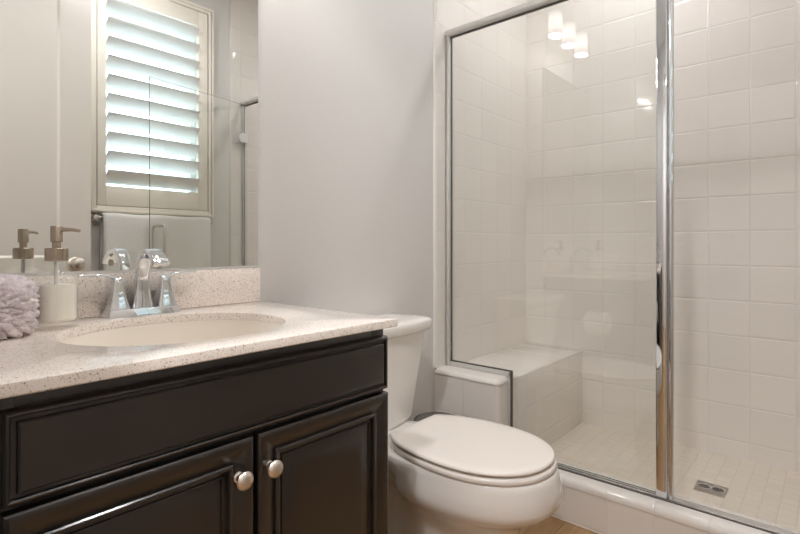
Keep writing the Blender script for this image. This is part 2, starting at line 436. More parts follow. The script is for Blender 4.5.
sh = empty('plantation_shutter', (1.295, YC, 1.205), 'cream plantation shutter with wide open louvers covering the window', 'window shutter')
FX0, FX1, FZ0, FZ1 = 0.928, 1.644, 1.203, 2.535
yo = YC + 0.028
def frame(b, x0, x1, z0, z1, w, ya, yb, bev=0.003):
    box(b, x0, x0 + w, ya, yb, z0, z1, bev); box(b, x1 - w, x1, ya, yb, z0, z1, bev)
    box(b, x0 + w, x1 - w, ya, yb, z0, z0 + w, bev); box(b, x0 + w, x1 - w, ya, yb, z1 - w, z1, bev)
bm = BM(); frame(bm, FX0, FX1, FZ0, FZ1, 0.038, YC, yo); frame(bm, FX0 + 0.006, FX1 - 0.006, FZ0 + 0.006, FZ1 - 0.006, 0.012, yo - 0.001, yo + 0.006, 0.002)
obj('shutter_casing', bm, M['shutter'], sh)
px0, px1, pz0, pz1 = FX0 + 0.041, FX1 - 0.041, FZ0 + 0.041, FZ1 - 0.041
LX0, LX1, LZ0, LZ1 = 1.014, 1.540, 1.352, 2.40
ya, yb = YC - 0.002, YC + 0.026
for x0, x1 in ((px0, LX0), (LX1, px1)):
    bm = BM(); box(bm, x0, x1, ya, yb, pz0, pz1, 0.003); obj('stile', bm, M['shutter'], sh)
for z0, z1 in ((pz0, LZ0), (LZ1, pz1)):
    bm = BM(); box(bm, LX0, LX1, ya, yb, z0, z1, 0.003); obj('rail', bm, M['shutter'], sh)
NL = 10; pit = (LZ1 - LZ0)/NL; TILT = math.radians(40)
for i in range(NL):
    zc = LZ0 + pit*(i + 0.5); b = BM(); n = 16
    ring = []
    for k in range(n):
        a = 2*PI*k/n; u, v = 0.054*math.cos(a), 0.0065*math.sin(a)
        ring.append((yb*0.5 + ya*0.5 + u*math.cos(TILT) - v*math.sin(TILT), zc + u*math.sin(TILT) + v*math.cos(TILT)))
    loft(b, [[(LX0 + 0.002, y, z) for y, z in ring], [(LX1 - 0.002, y, z) for y, z in ring]])
    obj('louver', b, M['louver'], sh, angle=60)

# towel bar and towel below the window
tb = empty('towel_bar', (1.295, YC, 1.17), 'brushed nickel towel bar on the wall below the window', 'towel bar')
for x in (0.955, 1.625):
    b = BM(); lathe(b, (x, YC, 1.175), [(0.022, 0), (0.022, 0.006), (0.012, 0.011), (0.010, 0.034), (0.013, 0.038), (0.013, 0.056), (0.001, 0.058)], 24, 'Y'); obj('bar_post', b, M['nickel'], tb)
bm = BM(); tube(bm, [(0.955, YC + 0.047, 1.175), (1.625, YC + 0.047, 1.175)], 0.0085); obj('rail', bm, M['nickel'], tb)
def bath_towel():
    b = BM(); x0, x1 = 0.985, 1.600; yc = YC + 0.047; zc = 1.175; L1, L2 = 0.60, 0.52
    path = []
    for i in range(14): path.append((0.019, -L1 + L1*i/14))
    for i in range(9):
        a = PI*i/8; path.append((0.019*math.cos(a), 0.019*math.sin(a)))
    for i in range(1, 14): path.append((-0.019, -L2*i/13))
    nx = 28; rows = []
    for s, (dy, dz) in enumerate(path):
        row = []
        for k in range(nx + 1):
            x = x0 + (x1 - x0)*k/nx
            dep = min(1, max(0, -dz/0.3))
            w = 0.004*math.sin(k*0.9 + 0.6)*dep
            row.append((x + 0.004*dep*math.sin(dz*9), yc + dy + (w if dy > 0 else 0), zc + dz + 0.002*math.sin(k*0.55)))
        rows.append(row)
    vr = [[b.verts.new(p) for p in r] for r in rows]
    for a, c in zip(vr[:-1], vr[1:]):
        for k in range(nx): b.faces.new((a[k], a[k + 1], c[k + 1], c[k]))
    o = obj('bath_towel', b, M['terry'])
    md = o.modifiers.new('thick', 'SOLIDIFY'); md.thickness = 0.011; md.offset = 0
    return tag(o, 'white terry bath towel folded over the bar below the window', 'towel')
bath_towel()

# ------------------------------------------------------------------ shower enclosure
GX = 1.87; gt = 0.004
en = empty('shower_enclosure', (GX, 0.9, CZ), 'fixed clear glass shower panel with chrome post and header', 'shower screen')
GTOP = 1.968; GN = 0.503
poly = [(1.324, GN), (1.012, GN), (1.012, 0.176), (0.452, 0.176), (0.452, GTOP), (1.324, GTOP)]
bm = BM(); prism(bm, poly, lambda a, c, d: (d, a, c), GX - gt, GX + gt)
for f in bm.faces: f.material_index = 0 if abs(f.normal.x) > 0.5 else 1
bm.normal_update()
for f in bm.faces: f.material_index = 0 if abs(f.normal.x) > 0.5 else 1
obj('glass_panel', bm, [M['glass'], M['glass_edge']], en, smooth=False)
bm = BM(); tube(bm, [(GX - 0.012, YC + 0.006, 1.984), (GX - 0.012, YA - 0.010, 1.984)], 0.016, 20); obj('header_rail', bm, M['satin'], en)
bm = BM(); box(bm, GX - 0.006, GX + 0.006, YC + 0.008, YA - 0.012, 1.9645, 1.974); obj('header_seal', bm, M['gasket'], en)
# channels: wall, ledge top, ledge end, curb
bm = BM(); box(bm, GX - 0.020, GX + 0.013, 1.316, YA - 0.0105, GN - 0.023, 1.97, 0.002); obj('wall_channel', bm, M['satin'], en)
bm = BM(); box(bm, GX - 0.013, GX + 0.013, 1.014, 1.317, 0.4785, GN - 0.005, 0.002); box(bm, GX - 0.013, GX + 0.013, 1.014, 1.0205, 0.17, GN - 0.005, 0.002); obj('ledge_channel', bm, M['satin'], en)
bm = BM(); box(bm, GX - 0.005, GX + 0.005, 1.3135, 1.316, GN, 1.964)
box(bm, GX - 0.006, GX + 0.006, 1.0085, 1.316, GN - 0.005, GN - 0.001); box(bm, GX - 0.006, GX + 0.006, 1.0085, 1.014, 0.176, GN - 0.004)
obj('gasket', bm, M['gasket'], en, smooth=False, label='thin dark rubber gasket around the glass')
bm = BM(); box(bm, GX - 0.016, GX + 0.016, YC + 0.006, 1.008, CZ + 0.0003, CZ + 0.009, 0.002); obj('curb_track', bm, M['chrome'], en)
bm = BM(); box(bm, GX - 0.019, GX - 0.016, YC + 0.006, 1.008, CZ + 0.0003, CZ + 0.004); obj('track_seal', bm, M['gasket'], en, smooth=False)
bm = BM(); box(bm, GX - 0.020, GX + 0.016, 0.424, 0.459, CZ + 0.009, 1.968, 0.004, 3); obj('post', bm, M['chrome'], en)
bm = BM(); tube(bm, [(GX - 0.004, 0.415, CZ + 0.009), (GX - 0.004, 0.415, 1.968)], 0.0085, 18); obj('strike_rail', bm, M['chrome'], en)
bm = BM(); box(bm, GX - 0.014, GX + 0.014, YC + 0.006, YC + 0.034, CZ + 0.009, 1.968, 0.003); obj('hinge_jamb', bm, M['satin'], en)

# open shower door, swung out in front of the window
hx, hy, fx, fy = 1.850, -0.318, 1.190, -0.215
L = math.hypot(fx - hx, fy - hy); ux, uy = (fx - hx)/L, (fy - hy)/L; nx_, ny_ = -uy, ux
if ny_ < 0: nx_, ny_ = -nx_, -ny_
def dpt(s, o, z): return (hx + ux*s + nx_*o, hy + uy*s + ny_*o, z)
sd = empty('shower_door', (hx, hy, 0.18), 'frameless clear glass shower door swung open before the window', 'shower door')
bm = BM(); loft(bm, [[dpt(0, -0.003, 0.185), dpt(L, -0.003, 0.185), dpt(L, -0.003, 1.966), dpt(0, -0.003, 1.966)], [dpt(0, 0.003, 0.185), dpt(L, 0.003, 0.185), dpt(L, 0.003, 1.966), dpt(0, 0.003, 1.966)]])
bm.normal_update()
for f in bm.faces: f.material_index = 0 if abs(f.normal.dot(Vector((nx_, ny_, 0)))) > 0.7 else 1
obj('glass_leaf', bm, [M['glass'], M['glass_edge']], sd, smooth=False)
for sgn in (1, -1):
    pts = []; o = 0.056; s0 = L - 0.056; zt, zb, rr = 1.135, 0.965, 0.018
    pts.append(dpt(s0, 0.003*sgn, zt)); pts.append(dpt(s0, (o - rr)*sgn, zt))
    for i in range(1, 7):
        a = PI/2*i/6; pts.append(dpt(s0, (o - rr + rr*math.sin(a))*sgn, zt - rr + rr*math.cos(a)))
    for i in range(7):
        a = PI/2*i/6; pts.append(dpt(s0, (o - rr + rr*math.cos(a))*sgn, zb + rr - rr*math.sin(a)))
    pts.append(dpt(s0, 0.003*sgn, zb))
    b = BM(); tube(b, pts, 0.0075, 14); obj('pull_handle', b, M['nickel'], sd)
for z in (1.742, 0.36):
    b = BM(); loft(b, [[dpt(-0.024, -0.010, z + q), dpt(0.045, -0.010, z + q), dpt(0.045, 0.010, z + q), dpt(-0.024, 0.010, z + q)] for q in (-0.03, 0.03)])
    obj('hinge', b, M['chrome'], sd, smooth=False)

# shower drain
dn = empty('shower_drain', (2.24, 0.36, 0.083), 'square steel drain in the tan mosaic shower floor', 'drain')
bm = BM(); box(bm, 2.193, 2.287, 0.309, 0.411, 0.0832, 0.0868, 0.0012); obj('drain_plate', bm, M['steel'], dn)
for yy in (0.337, 0.383):
    b = BM(); lathe(b, (2.24, yy, 0.0866), [(0.021, 0), (0.021, 0.0012), (0.018, 0.0014), (0.017, 0.0005), (0.001, 0.0004)], 28)
    o = obj('drain_hole', b, M['gasket'], dn, label='dark round drain opening')
    b = BM(); lathe(b, (2.24, yy, 0.0866), [(0.019, 0), (0.0245, 0), (0.0245, 0.0022), (0.021, 0.0026), (0.019, 0.0)], 28, cap0=False, cap1=False); obj('drain_ring', b, M['chrome'], dn)

# ------------------------------------------------------------------ vanity cabinet
VX0, VX1, VF, VB = XL + 0.001, 0.866, 0.805, 1.340
va = empty('vanity_cabinet', (0.48, 1.07, 0), 'dark espresso vanity cabinet with two panelled doors beneath the counter', 'cabinet')
bm = BM()
box(bm, VX1 - 0.018, VX1, VF + 0.018, VB, 0.10, 0.8335); box(bm, VX0, VX0 + 0.018, VF + 0.018, VB, 0.10, 0.8335)
box(bm, VX0 + 0.018, VX1 - 0.018, VF + 0.018, VB, 0.10, 0.118); box(bm, VX0 + 0.018, VX1 - 0.018, VB - 0.008, VB, 0.118, 0.8335)
obj('carcass', bm, M['wood'], va, smooth=False)
bm = BM()
box(bm, VX0, VX0 + 0.06, VF, VF + 0.018, 0.10, 0.8335, 0.001); box(bm, VX1 - 0.04, VX1, VF, VF + 0.018, 0.10, 0.8335, 0.001)
for z0, z1 in ((0.795, 0.8335), (0.66, 0.705), (0.10, 0.14)): box(bm, VX0 + 0.06, VX1 - 0.04, VF, VF + 0.018, z0, z1, 0.001)
box(bm, 0.49, 0.53, VF, VF + 0.018, 0.14, 0.66, 0.001)
box(bm, VX0 + 0.06, VX1 - 0.04, VF + 0.010, VF + 0.018, 0.705, 0.795)
obj('face_frame', bm, M['wood'], va)
bm = BM(); box(bm, VX0, VX1 - 0.002, VF + 0.07, VF + 0.088, 0, 0.10); obj('toe_kick', bm, M['cab_dark'], va, smooth=False)
DF = 0.785
bm = BM(); nested(bm, 0.146, 0.8650, 0.687, 0.810, [(0, DF + 0.010), (0.0012, DF + 0.0050), (0.0035, DF + 0.0020), (0.0065, DF + 0.0012), (0.0085, DF + 0.0030), (0.0095, DF + 0.0075), (0.0150, DF + 0.0080), (0.0160, DF + 0.0025), (0.0185, DF + 0.0003), (0.0205, DF), (0.04, DF)], VF - 0.0005)
obj('drawer_front', bm, M['wood'], va, angle=20)
def vdoor(x0, x1, knob_x):
    b = BM()
    prof = [(0, DF + 0.010), (0.0008, DF + 0.0040), (0.003, DF + 0.0012), (0.0065, DF), (0.012, DF + 0.0004), (0.024, DF + 0.0040), (0.034, DF + 0.0075), (0.0390, DF + 0.0090), (0.0395, DF + 0.0045), (0.0415, DF + 0.0022), (0.0440, DF + 0.0016), (0.0465, DF + 0.0028), (0.0480, DF + 0.0055),
            (0.0490, DF + 0.0120), (0.055, DF + 0.0120), (0.0560, DF + 0.0095), (0.0585, DF + 0.0088), (0.0595, DF + 0.0125), (0.066, DF + 0.0115), (0.078, DF + 0.0085), (0.086, DF + 0.0078), (0.1, DF + 0.0075)]
    nested(b, x0, x1, 0.125, 0.679, prof, VF - 0.0005)
    d = obj('door', b, M['wood'], va, angle=16)
    b = BM(); lathe(b, (knob_x, DF + 0.0068, 0.614), [(0.0095, 0), (0.0095, -0.003), (0.0070, -0.005), (0.0062, -0.012), (0.0075, -0.018), (0.0135, -0.0205), (0.0158, -0.0225), (0.0160, -0.0245), (0.0130, -0.0290), (0.0070, -0.0315), (0.0005, -0.0322)], 36, 'Y')
    obj('knob', b, M['knob'], d, label='round brushed nickel knob')
vdoor(0.146, 0.5060, 0.4765); vdoor(0.5150, 0.8650, 0.5385)

# ------------------------------------------------------------------ counter with sink cut-out
CT0, CT1 = 0.834, 0.852
CXA, CXB, CYA, CYB = XL + 0.0005, 0.871, 0.763, 1.3415
SXC, SYC, SA, SB = 0.492, 1.037, 0.221, 0.198
ct = empty('countertop', (0.485, 1.05, CT0), 'speckled beige quartz vanity countertop with oval sink cutout', 'countertop')
def slab():
    b = BM(); n = 96
    inner, outer = [], []
    for i in range(n):
        a = 2*PI*i/n; c, s = math.cos(a), math.sin(a)
        inner.append((SXC + SA*c, SYC + SB*s))
        tx = ((CXB - SXC) if c > 0 else (SXC - CXA))/max(abs(c), 1e-9); ty = ((CYB - SYC) if s > 0 else (SYC - CYA))/max(abs(s), 1e-9)
        t = min(tx, ty); outer.append((SXC + t*c, SYC + t*s))
    for cx, cy in ((CXA, CYA), (CXB, CYA), (CXA, CYB), (CXB, CYB)):
        k = min(range(n), key=lambda i: (outer[i][0] - cx)**2 + (outer[i][1] - cy)**2); outer[k] = (cx, cy)
    e = 0.002
    def ring(pts, z, ins=0, outw=True):
        r = []
        for x, y in pts:
            if outw:
                r.append((min(max(x, CXA + ins), CXB - ins), min(max(y, CYA + ins), CYB - ins), z))
            else:
                d = math.hypot(x - SXC, y - SYC); k = (d + ins)/d; r.append((SXC + (x - SXC)*k, SYC + (y - SYC)*k, z))
        return r
    rings = [ring(inner, CT0, 0, False), ring(inner, CT1 - 0.0025, 0, False), ring(inner, CT1 - 0.0007, 0.0008, False), ring(inner, CT1, 0.0025, False),
             ring(outer, CT1, e), ring(outer, CT1 - 0.0006, e*0.3), ring(outer, CT1 - e, 0), ring(outer, CT0 + e, 0), ring(outer, CT0, e), ring(inner, CT0, 0, False)]
    loft(b, rings, False, False)
    return obj('slab', b, M['quartz'], ct, angle=40)
slab()
bm = BM(); box(bm, CXA, 0.872, 1.322, 1.3415, CT1 + 0.0002, 0.954, 0.0015); obj('backsplash', bm, M['quartz'], ct)

sk = empty('undermount_sink', (SXC, SYC, CT0), 'white oval undermount sink set below the quartz counter', 'sink')
def basin():
    b = BM(); n = 72; prof = [(1.03, 0.0), (1.004, 0.0), (0.985, -0.012), (0.955, -0.045), (0.90, -0.08), (0.80, -0.110), (0.62, -0.130), (0.40, -0.139), (0.20, -0.143), (0.11, -0.145)]
    inn = [[(SXC + SA*k*math.cos(2*PI*i/n), SYC + SB*k*math.sin(2*PI*i/n), CT0 - 0.0005 + z) for i in range(n)] for k, z in prof]
    out = [[(SXC + SA*(k + 0.025)*math.cos(2*PI*i/n), SYC + SB*(k + 0.025)*math.sin(2*PI*i/n), CT0 - 0.012 + z) for i in range(n)] for k, z in [(1.005, 0.0)] + prof[2:]]
    loft(b, list(reversed(out)) + inn, True, True)
    return obj('basin', b, M['basin'], sk, angle=60)
basin()
bm = BM(); lathe(bm, (SXC, SYC, CT0 - 0.1455), [(0.031, 0), (0.031, 0.003), (0.026, 0.0045), (0.020, 0.002), (0.019, 0.0055), (0.012, 0.008), (0.001, 0.0088)], 36); obj('sink_drain', bm, M['chrome'], sk, label='chrome pop-up drain')

# ------------------------------------------------------------------ faucet
FXC, FYC = 0.512, 1.288
fa = empty('faucet', (FXC, FYC, CT1), 'chrome two-handle faucet with arched spout behind the sink', 'faucet')
def srect(cx, cy, z, w, d, r=0.004): return [(x, y, z) for x, y in rrect(cx, cy, w, d, min(r, w*0.3, d*0.3), 3)]
bm = BM(); loft(bm, [srect(FXC, FYC, CT1 + 0.0002, 0.168, 0.056), srect(FXC, FYC, CT1 + 0.011, 0.164, 0.052), srect(FXC, FYC, CT1 + 0.0175, 0.160, 0.047), srect(FXC, FYC, CT1 + 0.0185, 0.156, 0.043)])
obj('base_plate', bm, M['chrome'], fa)
zb = CT1 + 0.0183
def spout():
    b = BM(); rings = []
    # centreline in the y-z plane (forward = -y), with width in x and thickness across the path
    pts = [(0.004, 0.0, 0.052, 0.044), (0.003, 0.02, 0.043, 0.037), (0.001, 0.045, 0.035, 0.030), (-0.002, 0.073, 0.030, 0.024), (-0.008, 0.099, 0.0285, 0.020), (-0.018, 0.118, 0.029, 0.017), (-0.033, 0.131, 0.031, 0.015),
           (-0.052, 0.1365, 0.033, 0.0135), (-0.074, 0.1335, 0.035, 0.013), (-0.095, 0.122, 0.037, 0.013), (-0.111, 0.106, 0.038, 0.013)]
    m = len(pts)
    for i, (f, h, w, th) in enumerate(pts):
        a, c = pts[max(i - 1, 0)], pts[min(i + 1, m - 1)]
        ty, tz = c[0] - a[0], c[1] - a[1]; l = math.hypot(ty, tz); ty, tz = ty/l, tz/l
        if i == 0: ty, tz = 0, 1
        ny, nz = tz, -ty     # normal in the plane
        ring = []
        for u, v in rrect(0, 0, w, th, min(w, th)*0.28, 3):
            ring.append((FXC + u, FYC + f + ny*v, zb + h + nz*v))
        rings.append(ring)
    loft(b, rings); return obj('spout', b, M['chrome'], fa, angle=50)
spout()
bm = BM(); lathe(bm, (FXC, FYC - 0.103, zb + 0.097), [(0.006, 0.012), (0.006, 0.0), (0.005, -0.001), (0.001, -0.001)], 20); obj('aerator', bm, M['steel'], fa)
for s in (-1, 1):
    hxx = FXC + s*0.0555; b = BM()
    loft(b, [srect(hxx, FYC, zb, 0.046, 0.044), srect(hxx, FYC, zb + 0.012, 0.040, 0.038), srect(hxx, FYC, zb + 0.028, 0.0325, 0.031), srect(hxx, FYC, zb + 0.048, 0.026, 0.025), srect(hxx, FYC, zb + 0.060, 0.0225, 0.0225)])
    hd = obj('handle_base', b, M['chrome'], fa)
    b = BM(); loft(b, [srect(hxx, FYC, zb + 0.0605, 0.0245, 0.0245), srect(hxx, FYC, zb + 0.071, 0.0235, 0.0235), srect(hxx, FYC, zb + 0.0745, 0.018, 0.018)])
    rings = []
    for q, (dx, dz, w, th) in enumerate([(-0.009, 0.0715, 0.018, 0.008), (0.010, 0.0745, 0.018, 0.008), (0.026, 0.0795, 0.0165, 0.006), (0.048, 0.0815, 0.016, 0.005), (0.070, 0.0820, 0.0165, 0.0048), (0.081, 0.0822, 0.0165, 0.0046)]):
        rings.append([(hxx + s*dx, FYC + u, zb + dz + v) for u, v in rrect(0, 0, w, th, th*0.4, 3)])
    loft(b, rings); obj('lever', b, M['chrome'], fa, angle=50)
bm = BM(); tube(bm, [(FXC, FYC + 0.021, zb - 0.001), (FXC, FYC + 0.021, zb + 0.012)], 0.0028, 12); lathe(bm, (FXC, FYC + 0.021, zb + 0.012), [(0.0028, 0), (0.0058, 0.002), (0.0058, 0.006), (0.003, 0.009), (0.0005, 0.0095)], 16); obj('lift_rod', bm, M['chrome'], fa)

# ------------------------------------------------------------------ soap dispenser
SDX, SDY = 0.312, 1.205
so = empty('soap_dispenser', (SDX, SDY, CT1), 'clear glass soap dispenser half full of white soap with nickel pump', 'soap dispenser')
z0 = CT1 + 0.0003
R = 0.0385
bm = BM(); lathe(bm, (SDX, SDY, z0), [(R - 0.004, 0.0), (R - 0.001, 0.0015), (R, 0.005), (R, 0.096), (R - 0.002, 0.104), (R - 0.008, 0.111), (R - 0.017, 0.1155), (0.0195, 0.119), (0.0190, 0.142),
   (0.0165, 0.142), (0.0168, 0.119), (0.0185, 0.1135), (R - 0.010, 0.108), (R - 0.0045, 0.102), (R - 0.003, 0.096), (R - 0.003, 0.019), (R - 0.006, 0.015), (0.001, 0.0145)], 48)
obj('bottle', bm, M['bottle'], so, label='clear round glass bottle')
bm = BM(); lathe(bm, (SDX, SDY, z0), [(0.001, 0.0150), (R - 0.007, 0.0155), (R - 0.0033, 0.0195), (R - 0.0033, 0.0895), (R - 0.0045, 0.0885), (0.001, 0.0885)], 48); obj('soap', bm, M['liquid'], so, label='white liquid soap')
bm = BM(); lathe(bm, (SDX, SDY, z0), [(0.0200, 0.137), (0.0208, 0.138), (0.0208, 0.162), (0.0195, 0.1635), (0.001, 0.1635)], 40); obj('collar', bm, M['bronze'], so)
bm = BM(); tube(bm, [(SDX, SDY, z0 + 0.05), (SDX, SDY, z0 + 0.138)], 0.004, 12); obj('dip_tube', bm, M['plastic'], so)
bm = BM(); lathe(bm, (SDX, SDY, z0), [(0.0078, 0.1635), (0.0078, 0.178), (0.001, 0.178)], 24); obj('pump_stem', bm, M['bronze'], so)
bm = BM(); lathe(bm, (SDX, SDY, z0), [(0.0100, 0.176), (0.0108, 0.177), (0.0108, 0.207), (0.0098, 0.2085), (0.001, 0.2085)], 32); obj('pump_head', bm, M['bronze'], so)
ndir = Vector((0.80, -0.60, 0))
bm = BM(); p0 = Vector((SDX, SDY, z0 + 0.2015)); tube(bm, [p0 + ndir*0.009, p0 + ndir*0.028, p0 + ndir*0.038 + Vector((0, 0, -0.001)), p0 + ndir*0.0425 + Vector((0, 0, -0.003))], [0.0045, 0.0038, 0.0035, 0.0033], 14); obj('nozzle', bm, M['bronze'], so)

# ------------------------------------------------------------------ plush lavender towel
def plush_towel():
    b = BM(); cx, cy = 0.186, 1.200; w, dpt_, h = 0.158, 0.180, 0.112
    bmesh.ops.create_icosphere(b, subdivisions=6, radius=1.0)
    rnd = random.Random(3)
    def nrm(v): return v.normalized()
    seeds = []
    for i in range(260):   # little rosette centres over the surface
        z = 1 - 2*(i + 0.5)/260; t = i*2.399963 + rnd.uniform(-0.2, 0.2); q = math.sqrt(max(0, 1 - z*z)); seeds.append(Vector((q*math.cos(t), q*math.sin(t), z)))
    from mathutils import kdtree, noise
    kd = kdtree.KDTree(len(seeds))
    for i, s in enumerate(seeds): kd.insert(s, i)
    kd.balance()
    for v in b.verts:
        d = v.co.normalized(); p = 5.0
        k = (abs(d.x)**p + abs(d.y)**p + abs(d.z)**p)**(-1/p)
        q = d*k
        (c1, i1, d1), (c2, i2, d2) = kd.find_n(d, 2)
        edge = min(1.0, (d2 - d1)/0.075)
        swirl = math.sin(d1*75 + math.atan2((d - c1).z, (d - c1).x + (d - c1).y)*1.0 + i1)
        disp = 0.014*(edge**0.55) - 0.011 + 0.003*swirl*edge + 0.002*noise.noise(d*14)
        pos = Vector((q.x*w/2, q.y*dpt_/2, q.z*h/2))
        n = Vector((d.x, d.y, d.z)).normalized()
        pos += n*disp
        v.co = Vector((cx + pos.x, cy + pos.y, CT1 + h/2 - 0.002 + pos.z))
        v.co.z = max(v.co.z, CT1 + 0.0006); v.co.x = max(v.co.x, XL + 0.003)
    o = obj('plush_towel', b, M['plush'], angle=180)
    return tag(o, 'pale lavender plush rolled towel beside the soap dispenser', 'towel')
plush_towel()

# ------------------------------------------------------------------ mirror
bm = BM(); box(bm, XL + 0.001, 0.873, 1.3365, 1.3415, 0.9575, 2.11); bm.normal_update()
for f in bm.faces: f.material_index = 0 if f.normal.y < -0.5 else 1
mo = empty('wall_mirror', (0.487, 1.339, 0.956), 'large frameless mirror above the backsplash', 'mirror')
obj('mirror_glass', bm, [M['mirror'], M['glass_edge']], mo, smooth=False)
bm = BM(); box(bm, XL + 0.001, 0.874, 1.334, 1.3415, 0.9545, 0.9572); box(bm, XL + 0.001, 0.874, 1.3335, 1.3348, 0.9545, 0.9605); obj('mirror_clip_strip', bm, M['satin'], mo, smooth=False)

# ------------------------------------------------------------------ vanity light
VLX = 0.755; vl = empty('vanity_light', (VLX, YA, 2.35), 'three-shade vanity light mounted on the wall above the mirror', 'wall light')
bm = BM(); box(bm, VLX - 0.29, VLX + 0.29, YA - 0.022, YA, 2.400, 2.460, 0.004); obj('backplate', bm, M['nickel'], vl)
for dx in (-0.195, 0.0, 0.195):
    x = VLX + dx; yy = YA - 0.115
    b = BM(); tube(b, [(x, YA - 0.022, 2.430), (x, yy + 0.02, 2.430)] + arc_pts((x, yy + 0.02, 2.410), 0.02, PI/2, PI, (0, 1, 0), (0, 0, 1), 5) + [(x, yy, 2.390)], 0.007, 12); arm = obj('lamp_arm', b, M['nickel'], vl)
    b = BM(); lathe(b, (x, yy, 2.377), [(0.001, 0.022), (0.022, 0.021), (0.028, 0.012), (0.028, 0.0), (0.001, 0.0)], 28); obj('socket_cup', b, M['nickel'], arm)
    b = BM(); lathe(b, (x, yy, 2.320), [(0.012, 0.062), (0.035, 0.058), (0.038, 0.05), (0.041, -0.075), (0.0395, -0.076), (0.0365, 0.046), (0.012, 0.054)], 32, cap0=False, cap1=False); s_ = obj('lamp_shade', b, M['shade'], vl, label='glowing frosted glass shade')
    b = BM(); lathe(b, (x, yy, 2.315), [(0.010, 0.055), (0.013, 0.04), (0.026, 0.012), (0.027, -0.004), (0.018, -0.024), (0.001, -0.030)], 20); obj('bulb', b, M['bulb'], s_)
    area('bulb_light', (x, yy, 2.2435), 0.076, 1.9, (1.0, 0.955, 0.92))

# fixtures for the added ceiling fill lamps, all out of view
RL = ['round recessed ceiling light over the open floor before the vanity', 'round recessed ceiling light above the shower', 'round recessed ceiling light in the hall outside the doorway']
for (x, y, z), lb in zip(FILL_LAMPS, RL):
    e_ = empty('recessed_light', (x, y, z), lb, 'ceiling light', 'recessed ceiling lights')
    b = BM(); lathe(b, (x, y, z), [(0.086, -0.001), (0.086, -0.006), (0.094, -0.008), (0.10, -0.004), (0.10, -0.0002), (0.086, -0.0002)], 40, cap0=False, cap1=False); obj('trim_ring', b, M['plastic'], e_)
    b = BM(); lathe(b, (x, y, z), [(0.001, -0.004), (0.0855, -0.004), (0.0855, -0.001), (0.001, -0.001)], 40); obj('lens', b, M['plastic'], e_)

# ------------------------------------------------------------------ toilet
TX = 1.265
to = empty('toilet', (TX, 0.95, 0), 'white two-piece toilet with closed lid between vanity and shower', 'toilet')
def egg(yf, yb, ym, hw, z, pf=2.15, pb=3.0, n=64, dx=0, ymax=9.0):
    pts = []
    for i in range(n):
        a = 2*PI*i/n; c, s = math.cos(a), math.sin(a)
        if s < 0: p, ly = pf, ym - yf
        else: p, ly = pb, yb - ym
        k = (abs(c)**p + abs(s)**p)**(-1/p)
        pts.append((TX + dx + hw*c*k, min(ymax, ym + ly*s*k), z))
    return pts
def bowl():
    b = BM()
    r = [egg(0.69, 1.20, 0.92, 0.116, 0.0, 2.4, 4), egg(0.69, 1.20, 0.92, 0.116, 0.018, 2.4, 4), egg(0.70, 1.20, 0.92, 0.106, 0.04, 2.4, 4), egg(0.702, 1.20, 0.92, 0.102, 0.11, 2.4, 4), egg(0.690, 1.215, 0.92, 0.105, 0.165, 2.3, 4),
         egg(0.664, 1.225, 0.90, 0.117, 0.222, 2.3, 4), egg(0.634, 1.24, 0.87, 0.137, 0.258, 2.2, 3.8), egg(0.597, 1.255, 0.84, 0.162, 0.283, 2.15, 3.6), egg(0.568, 1.265, 0.82, 0.181, 0.303, 2.15, 3.6), egg(0.557, 1.275, 0.81, 0.1875, 0.318, 2.15, 3.6),
         egg(0.5525, 1.28, 0.805, 0.1895, 0.332, 2.15, 3.6), egg(0.556, 1.28, 0.805, 0.187, 0.362, 2.15, 3.6), egg(0.561, 1.285, 0.805, 0.184, 0.388, 2.15, 3.6), egg(0.565, 1.285, 0.805, 0.182, 0.402, 2.15, 3.6), egg(0.570, 1.28, 0.805, 0.177, 0.407, 2.15, 3.6)]
    def drop(p):   # the rear deck under the tank sits a little lower than the rim
        x, y, z = p; t = min(1, max(0, (y - 1.045)/0.07)); t = t*t*(3 - 2*t)
        q = min(1, max(0, (y - 0.93)/0.10)); q = q*q*(3 - 2*q); w = min(1, max(0.0, (0.372 - z)/0.03))
        x = TX + (x - TX)*(1 - 0.30*q*w*min(1, max(0.25, (z - 0.02)/0.2)))   # narrower trapway behind the bowl
        return (x, y, z - 0.030*t*min(1, max(0, (z - 0.25)/0.12)))
    r = [[drop(p) for p in ring] for ring in r]
    top = r[-1]; cx0, cy0 = TX, 0.9
    for k in (0.8, 0.5, 0.2): r.append([drop((TX + (x - TX)*k, y, 0.4068)) for x, y, z in top])
    loft(b, r); return obj('bowl', b, M['china'], to, angle=60)
bowl()
def ring_slab(name, yf, yb, ym, hw, z0, z1, mat, rnd=0.006, dome=0.0, pf=2.15, pb=2.3):
    b = BM(); rings = []
    def rg(ins, z): return egg(yf + ins, yb + 0.05 - ins, ym, hw - ins, z, pf, pb, 96, 0, yb - ins)
    rings += [rg(rnd*0.6, z0), rg(rnd*0.15, z0 + rnd*0.3), rg(0, z0 + rnd*0.7)]
    rings += [rg(0, z1 - rnd), rg(rnd*0.3, z1 - rnd*0.3), rg(rnd, z1), rg(0.03, z1 + dome*0.5), rg(0.07, z1 + dome*0.85), rg(0.12, z1 + dome)]
    loft(b, rings); return obj(name, b, mat, to, angle=70)
ring_slab('seat', 0.568, 1.034, 0.805, 0.186, 0.4078, 0.4245, M['seat'])
ring_slab('seat_lid', 0.574, 1.042, 0.805, 0.184, 0.4300, 0.4410, M['seat'], 0.006, 0.003)
for dx in (-0.035, 0.035):
    b = BM(); box(b, TX + dx - 0.010, TX + dx + 0.010, 0.61, 0.67, 0.4242, 0.4303, 0.001)
    obj('lid_bumper', b, M['seat'], to)
